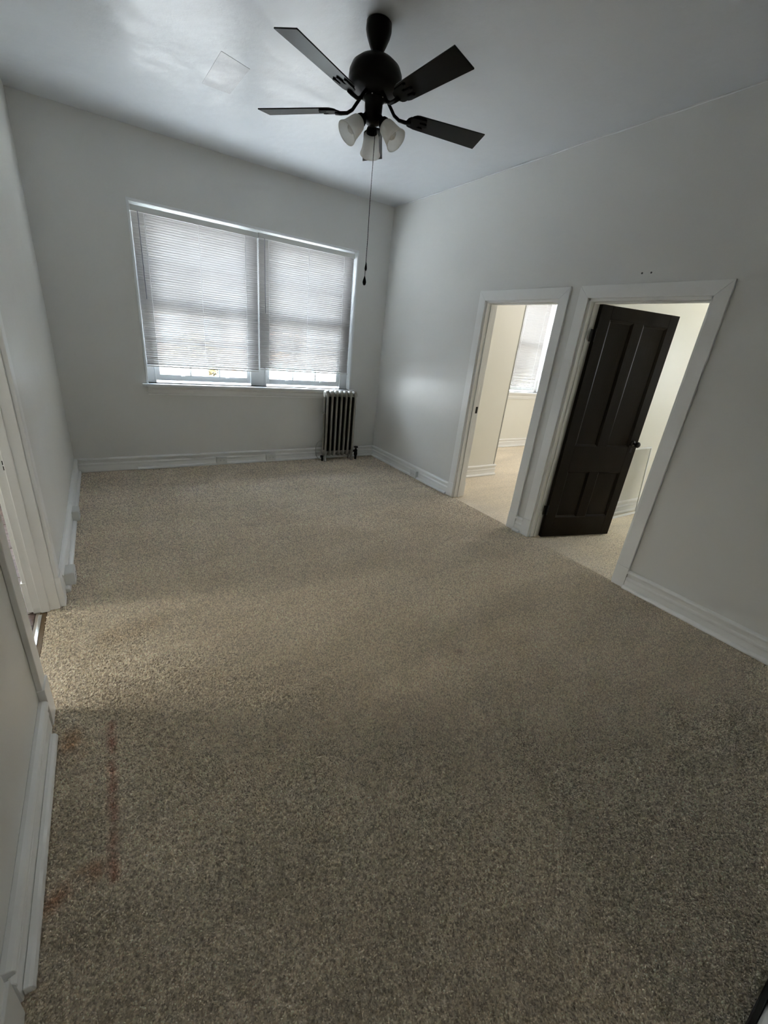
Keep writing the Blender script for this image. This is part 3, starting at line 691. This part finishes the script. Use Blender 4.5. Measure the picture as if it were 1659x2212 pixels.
def blade_meshes(ang, drop):
    RM = T @ Matrix.Rotation(math.radians(ang), 4, 'Z') @ Matrix.Translation((0, 0, BZ)) @ Matrix.Rotation(drop, 4, 'Y') @ Matrix.Rotation(-math.radians(11.7), 4, 'X')
    out = []
    r0, r1 = 0.215, 0.672
    for k in range(9):                     # rounded root
        a = math.radians(90 + 180 * k / 8); out.append((r0 + 0.045 + 0.045 * math.cos(a), 0.056 * math.sin(a)))
    out += [(r1 - 0.002, -0.069), (r1, -0.067), (r1, 0.067), (r1 - 0.002, 0.069)]
    mb = MB(); nn = len(out); th = 0.0055
    mb.add([(x, y, 0) for x, y in out] + [(x, y, th) for x, y in out], [tuple(range(nn))[::-1], tuple(range(nn, 2 * nn))] + [(i, (i + 1) % nn, nn + (i + 1) % nn, nn + i) for i in range(nn)])
    mb.xf(RM)
    # blade iron: curved arm from the motor, flaring into a three-prong plate under the blade
    RA = T @ Matrix.Rotation(math.radians(ang), 4, 'Z') @ Matrix.Translation((0, 0, BZ))
    im = MB().tube([(0.050, 0, 0.058), (0.078, 0, 0.054), (0.100, 0, 0.030), (0.122, 0, 0.004), (0.152, 0, -0.010), (0.190, 0, -0.011), (0.222, 0, -0.008)], [0.010, 0.0105, 0.011, 0.011, 0.011, 0.012, 0.013], 10, 0.75).xf(RA)
    pl = MB(); po = []
    for k in range(7):
        a = math.radians(90 + 180 * k / 6); po.append((0.228 + 0.030 * math.cos(a), 0.040 * math.sin(a)))
    po += [(0.300, -0.044), (0.310, -0.036), (0.300, -0.026), (0.268, -0.022), (0.275, -0.010), (0.318, -0.008), (0.324, 0.0), (0.318, 0.008), (0.275, 0.010), (0.268, 0.022), (0.300, 0.026), (0.310, 0.036), (0.300, 0.044)]
    m2 = len(po)
    pl.add([(x, y, -0.006) for x, y in po] + [(x, y, -0.0002) for x, y in po], [tuple(range(m2))[::-1], tuple(range(m2, 2 * m2))] + [(i, (i + 1) % m2, m2 + (i + 1) % m2, m2 + i) for i in range(m2)])
    pl.xf(RM); im.add(pl.v, pl.f)
    return mb, im
for ang, drop in ((-154.3, -0.004), (131.8, 0.0), (59.8, 0.008), (-12.4, -0.004), (-84.5, -0.008)):
    bm_, im_ = blade_meshes(ang, drop)
    b_ = obj('blade', bm_, M_blade, fan, bevel=0.0012, seg=1)
    obj('blade_iron', im_, M_bronze, b_)
# light kit: three arms with cups and bell shades
for ang in (61.5, -178.5, -58.5):
    ar = math.radians(ang); tl = math.radians(46)
    ax = Vector((math.cos(ar) * math.sin(tl), math.sin(ar) * math.sin(tl), -math.cos(tl)))
    p0 = Vector((FX + 0.040 * math.cos(ar), FY + 0.040 * math.sin(ar), 2.718))
    Q = Matrix.Translation(p0) @ ax.to_track_quat('Z', 'Y').to_matrix().to_4x4()
    shade = obj('light_shade', MB().lathe([(0.024, 0.052), (0.033, 0.056), (0.040, 0.066), (0.044, 0.085), (0.047, 0.110), (0.051, 0.135), (0.056, 0.152), (0.060, 0.158), (0.0605, 0.162), (0.057, 0.162), (0.0555, 0.158)], 32, Q, caps=False), M_frost, fan)
    obj('socket_cup', MB().lathe([(0.014, -0.012), (0.016, 0.020), (0.026, 0.030), (0.031, 0.044), (0.032, 0.066), (0.029, 0.070)], 24, Q), M_bronze, shade)
    obj('bulb', MB().lathe([(0.012, 0.062), (0.013, 0.078), (0.022, 0.098), (0.026, 0.114), (0.022, 0.130), (0.010, 0.140)], 20, Q), M_frost, shade)
# pull chain with its two pendants
ch = MB(); cx_, cy_ = FX + 0.010, FY - 0.020
ch.tube([(FX, FY - 0.010, 2.690), (cx_, cy_, 2.66), (cx_ - 0.001, cy_, 2.30), (cx_ + 0.002, cy_, 2.12), (cx_, cy_, 1.945)], 0.0018, 6)
zz = 2.66
while zz > 1.96:
    ch.lathe([(0.0004, zz - 0.0016), (0.0024, zz), (0.0004, zz + 0.0016)], 6, Matrix.Translation((cx_, cy_, 0)), caps=False); zz -= 0.012
pc = obj('pull_chain', ch, M_bronze, fan)
obj('pendant', MB().lathe([(0.001, 2.024), (0.003, 2.018), (0.0065, 2.000), (0.0075, 1.990), (0.005, 1.980), (0.001, 1.978)], 12, Matrix.Translation((cx_ + 0.003, cy_, 0))), M_bronze, pc)
obj('pendant', MB().lathe([(0.001, 1.953), (0.003, 1.946), (0.010, 1.924), (0.0115, 1.914), (0.008, 1.902), (0.002, 1.898)], 14, Matrix.Translation((cx_, cy_, 0))), M_bronze, pc)

# ------------------------------------------------------------------ unseen fill lamps added to brighten the side rooms, kitchen and hall
def fill_lamp(x, y, col, watts, label):
    t = thing('fill_lamp', label, 'lamp', (x, y, H))
    obj('base', MB().lathe([(0.09, H), (0.09, H - 0.025)], 24, Matrix.Translation((x, y, 0))), M_white, t)
    obj('globe', MB().lathe([(0.06, H - 0.024), (0.12, H - 0.05), (0.13, H - 0.08), (0.10, H - 0.12), (0.04, H - 0.14), (0.01, H - 0.145)], 24, Matrix.Translation((x, y, 0))), emit_mat('fill_glow', col, 4.0), t)
    ld = bpy.data.lights.new('fill_bulb', 'POINT'); ld.energy = watts; ld.color = col; ld.shadow_soft_size = 0.30
    lo = bpy.data.objects.new('fill_bulb', ld); COL.objects.link(lo); lo.parent = t; lo.location = (0, 0, -0.30)
fill_lamp(6.2, -2.0, (1.0, 0.94, 0.91), 21, 'added fill lamp out of view in the bedroom')
fill_lamp(7.2, -3.25, (1.0, 0.93, 0.74), 12, 'added fill lamp in the room behind the brown door')
fill_lamp(-2.4, -2.2, (1.0, 0.96, 0.88), 34, 'added fill lamp out of view in the kitchen')
fill_lamp(0.9, -6.9, (1.0, 0.95, 0.86), 0.8, 'added fill lamp in the unseen hall')

# ------------------------------------------------------------------ outside the windows
struct('street', MB().box(-40, 70, 0.6, 90, -4.6, -4.4), M_street)
def far_building(x0, x1, y0, y1, z1, mat, label, rows, cols, name='apartment_building'):
    t = thing(name, label, 'building', ((x0 + x1) / 2, y0, -4.4))
    obj('wall', MB().box(x0, x1, y0, y1, -4.4, z1), mat, t)
    obj('cornice', MB().box(x0 - 0.2, x1 + 0.2, y0 - 0.35, y1, z1, z1 + 0.5), M_bwhite, t)
    for i in range(cols):
        for j in range(rows):
            cx0 = x0 + (x1 - x0) * (i + 0.3) / cols; cx1 = x0 + (x1 - x0) * (i + 0.7) / cols; z0 = -3.2 + j * (z1 + 4.0) / rows
            w_ = obj('window', MB().box(cx0 - 0.1, cx1 + 0.1, y0 - 0.08, y0, z0 - 0.1, z0 + 1.9), M_bwhite, t)
            obj('pane', MB().box(cx0, cx1, y0 - 0.10, y0 - 0.07, z0, z0 + 1.8), M_dglass, w_)
    return t
far_building(-6, 13, 34, 44, 5.5, M_brick, 'brick apartment building across the street', 3, 6)
far_building(14, 30, 38, 48, 3.0, M_bwhite, 'low white building beyond the autumn trees', 2, 5, 'white_building')
far_building(9.4, 16, 5.2, 9.5, 7, M_stucco, 'cream stucco house close outside the bedroom window', 3, 2, 'stucco_house')
wb_ = thing('street_sign_board', 'white notice board over the sidewalk outside', 'sign', (3.0, 12.4, -4.4))
obj('board', MB().box(1.9, 3.7, 12.4, 12.48, -0.85, 0.3), M_bwhite, wb_)
for x in (2.2, 3.4): obj('post', MB().box(x - 0.06, x + 0.06, 12.48, 12.6, -4.4, 0.2), M_bwhite, wb_)
gr = thing('garage', 'low garage with a teal metal roof below the window', 'building', (8.2, 14, -4.4))
obj('wall', MB().box(5.9, 10.4, 12.5, 17, -4.4, -1.2), M_bwhite, gr)
obj('roof', MB().prism([(5.4, -1.3), (10.9, -1.3), (8.2, 0.0)], 1, 12.0, 17.5), M_teal, gr)
for k in range(9):
    obj('roof_seam', MB().box(5.5, 8.2, 12.2 + k * 0.62, 12.24 + k * 0.62, -1.22, -1.18).xf(Matrix.Translation((5.5, 0, -1.2)) @ Matrix.Rotation(-math.atan2(1.3, 2.75), 4, 'Y') @ Matrix.Translation((-5.5, 0, 1.24))), M_bwhite, gr)
cn = thing('warning_sign', 'yellow triangular sign on the garage ridge', 'sign', (8.25, 11.8, -4.4))
obj('plate', MB().prism([(8.0, -0.45), (8.5, -0.45), (8.25, 0.0)], 1, 11.8, 11.84), M_yellow, cn)
obj('post', MB().box(8.22, 8.28, 11.85, 11.9, -4.4, -0.2), M_bwhite, cn)
def tree(x, y, r, zc, mat, label, seed):
    g = random.Random(seed); t = thing('autumn_tree', label, 'tree', (x, y, -4.4), 'autumn trees across the street')
    obj('trunk', MB().tube([(x, y, -4.4), (x + 0.1, y, -2), (x, y, zc - r * 0.3), (x, y, zc + r * 0.4)], [0.22, 0.18, 0.13, 0.05], 8).tube([(x, y, zc - r * 0.6), (x + r * 0.5, y, zc)], [0.1, 0.04], 6).tube([(x, y, zc - r * 0.5), (x - r * 0.5, y + 0.2, zc + 0.2)], [0.1, 0.04], 6), M_bark, t)
    m = MB()
    for k in range(1400):
        d = Vector((g.gauss(0, 1), g.gauss(0, 1), g.gauss(0, 1))).normalized() * r * g.uniform(0.25, 1) ** 0.5
        p = Vector((x, y, zc)) + Vector((d.x, d.y, d.z * 0.8)); a = Vector((g.gauss(0, 1), g.gauss(0, 1), g.gauss(0, 1))).normalized() * 0.17
        b = a.cross(Vector((g.gauss(0, 1), g.gauss(0, 1), g.gauss(0, 1)))).normalized() * 0.11
        m.add([p - a, p + b, p + a, p - b], [(0, 1, 2, 3)])
    o = obj('foliage', m, mat, t, fixn=False); o['kind'] = 'stuff'
tree(9.0, 21, 2.0, 1.0, M_leaf, 'orange autumn tree across the street', 5)
tree(4.6, 20.5, 1.2, 0.0, M_leafy, 'small yellow autumn tree left of the orange one', 6)
tree(5.6, 26, 1.6, -0.8, M_leafy, 'yellow autumn tree before the brick building', 8)

# ------------------------------------------------------------------ carpet pile (real tufts; nobody could count it)
def pile():
    g = np.random.default_rng(4)
    def zone(x0, x1, y0, y1, sp):
        nx, ny = int((x1 - x0) / sp), int((y1 - y0) / sp)
        X, Y = np.meshgrid(x0 + (np.arange(nx) + 0.5) * (x1 - x0) / nx, y0 + (np.arange(ny) + 0.5) * (y1 - y0) / ny)
        P = np.c_[X.ravel(), Y.ravel()] + g.uniform(-0.45, 0.45, (nx * ny, 2)) * sp
        return P, np.full(len(P), sp)
    zs = [zone(-0.058, W, -RD + 0.04, -3.4, 0.0068), zone(-0.058, W, -3.4, -2.3, 0.0078), zone(0.03, W, -2.3, -1.2, 0.0098), zone(0.03, W, -1.2, -0.04, 0.0125),
          zone(W, X2 + 0.9, D2[0] - 0.1, D2[1] + 0.05, 0.011)]
    P = np.concatenate([z[0] for z in zs]); sp = np.concatenate([z[1] for z in zs])
    keep = np.ones(len(P), bool)
    for fx, fy, fr in ((rx0 + pw / 2, ry0 + 0.018, 0.03), (rx0 + pw / 2, ry1 - 0.018, 0.03), (rx1 - pw / 2, ry0 + 0.018, 0.03), (rx1 - pw / 2, ry1 - 0.018, 0.03), (rx1 + 0.055, vy, 0.025), (rx0 + 0.01, vy, 0.02)):
        keep &= np.hypot(P[:, 0] - fx, P[:, 1] - fy) > fr
    P, sp = P[keep], sp[keep]; n = len(P)
    # lean field: smooth pseudo noise, changes over a few centimetres and over half a metre
    def field(s, k):
        ph = g.uniform(0, 6.28, (k, 2)); th = g.uniform(0, 6.28, k); fr = g.uniform(0.6, 1.5, k) * s; v = np.zeros(n)
        for i in range(k): v += np.sin((P[:, 0] * np.cos(th[i]) + P[:, 1] * np.sin(th[i])) * fr[i] + ph[i, 0])
        return v / math.sqrt(k)
    lx = 0.9 * field(260, 7) + 0.35 * field(9, 5) + g.normal(0, 0.8, n); ly = 0.9 * field(260, 7) + 0.35 * field(9, 5) + g.normal(0, 0.8, n)
    ht = (0.0088 + 0.0018 * field(240, 7) + g.normal(0, 0.0010, n)).clip(0.004, 0.013)
    rad = sp * 0.50; a0 = g.uniform(0, 6.28, n)
    V = np.zeros((n, 7, 3)); base = -0.009
    for k in range(3):
        a = a0 + k * 2.0944
        V[:, k, 0] = P[:, 0] + rad * 0.8 * np.cos(a); V[:, k, 1] = P[:, 1] + rad * 0.8 * np.sin(a); V[:, k, 2] = base
        a2 = a + 0.5
        V[:, 3 + k, 0] = P[:, 0] + rad * np.cos(a2) + lx * sp * 0.18; V[:, 3 + k, 1] = P[:, 1] + rad * np.sin(a2) + ly * sp * 0.18; V[:, 3 + k, 2] = base + ht * 0.6
    V[:, 6, 0] = P[:, 0] + lx * sp * 0.42; V[:, 6, 1] = P[:, 1] + ly * sp * 0.42; V[:, 6, 2] = base + ht
    quads = np.array([[0, 1, 4, 3], [1, 2, 5, 4], [2, 0, 3, 5]]); tris = np.array([[3, 4, 6], [4, 5, 6], [5, 3, 6]])
    off = (np.arange(n) * 7)[:, None, None]
    loops = np.concatenate([(quads[None] + off).reshape(n, 12), (tris[None] + off).reshape(n, 9)], 1).ravel()
    st = np.array([0, 4, 8, 12, 15, 18]); starts = (st[None] + (np.arange(n) * 21)[:, None]).ravel(); tot = np.tile(np.array([4, 4, 4, 3, 3, 3]), n)
    me = bpy.data.meshes.new('carpet_pile')
    me.vertices.add(n * 7); me.vertices.foreach_set('co', V.astype(np.float32).ravel())
    me.loops.add(n * 21); me.loops.foreach_set('vertex_index', loops.astype(np.int32))
    me.polygons.add(n * 6); me.polygons.foreach_set('loop_start', starts.astype(np.int32)); me.polygons.foreach_set('loop_total', tot.astype(np.int32))
    me.update(calc_edges=True); me.validate()
    me.polygons.foreach_set('use_smooth', np.ones(n * 6, dtype=bool))
    me.materials.append(M_pile)
    o = bpy.data.objects.new('carpet_pile', me); COL.objects.link(o); o['kind'] = 'stuff'
    o['label'] = 'worn beige cut pile of the wall to wall carpet'; o['category'] = 'carpet'
    print('tufts', n)
pile()
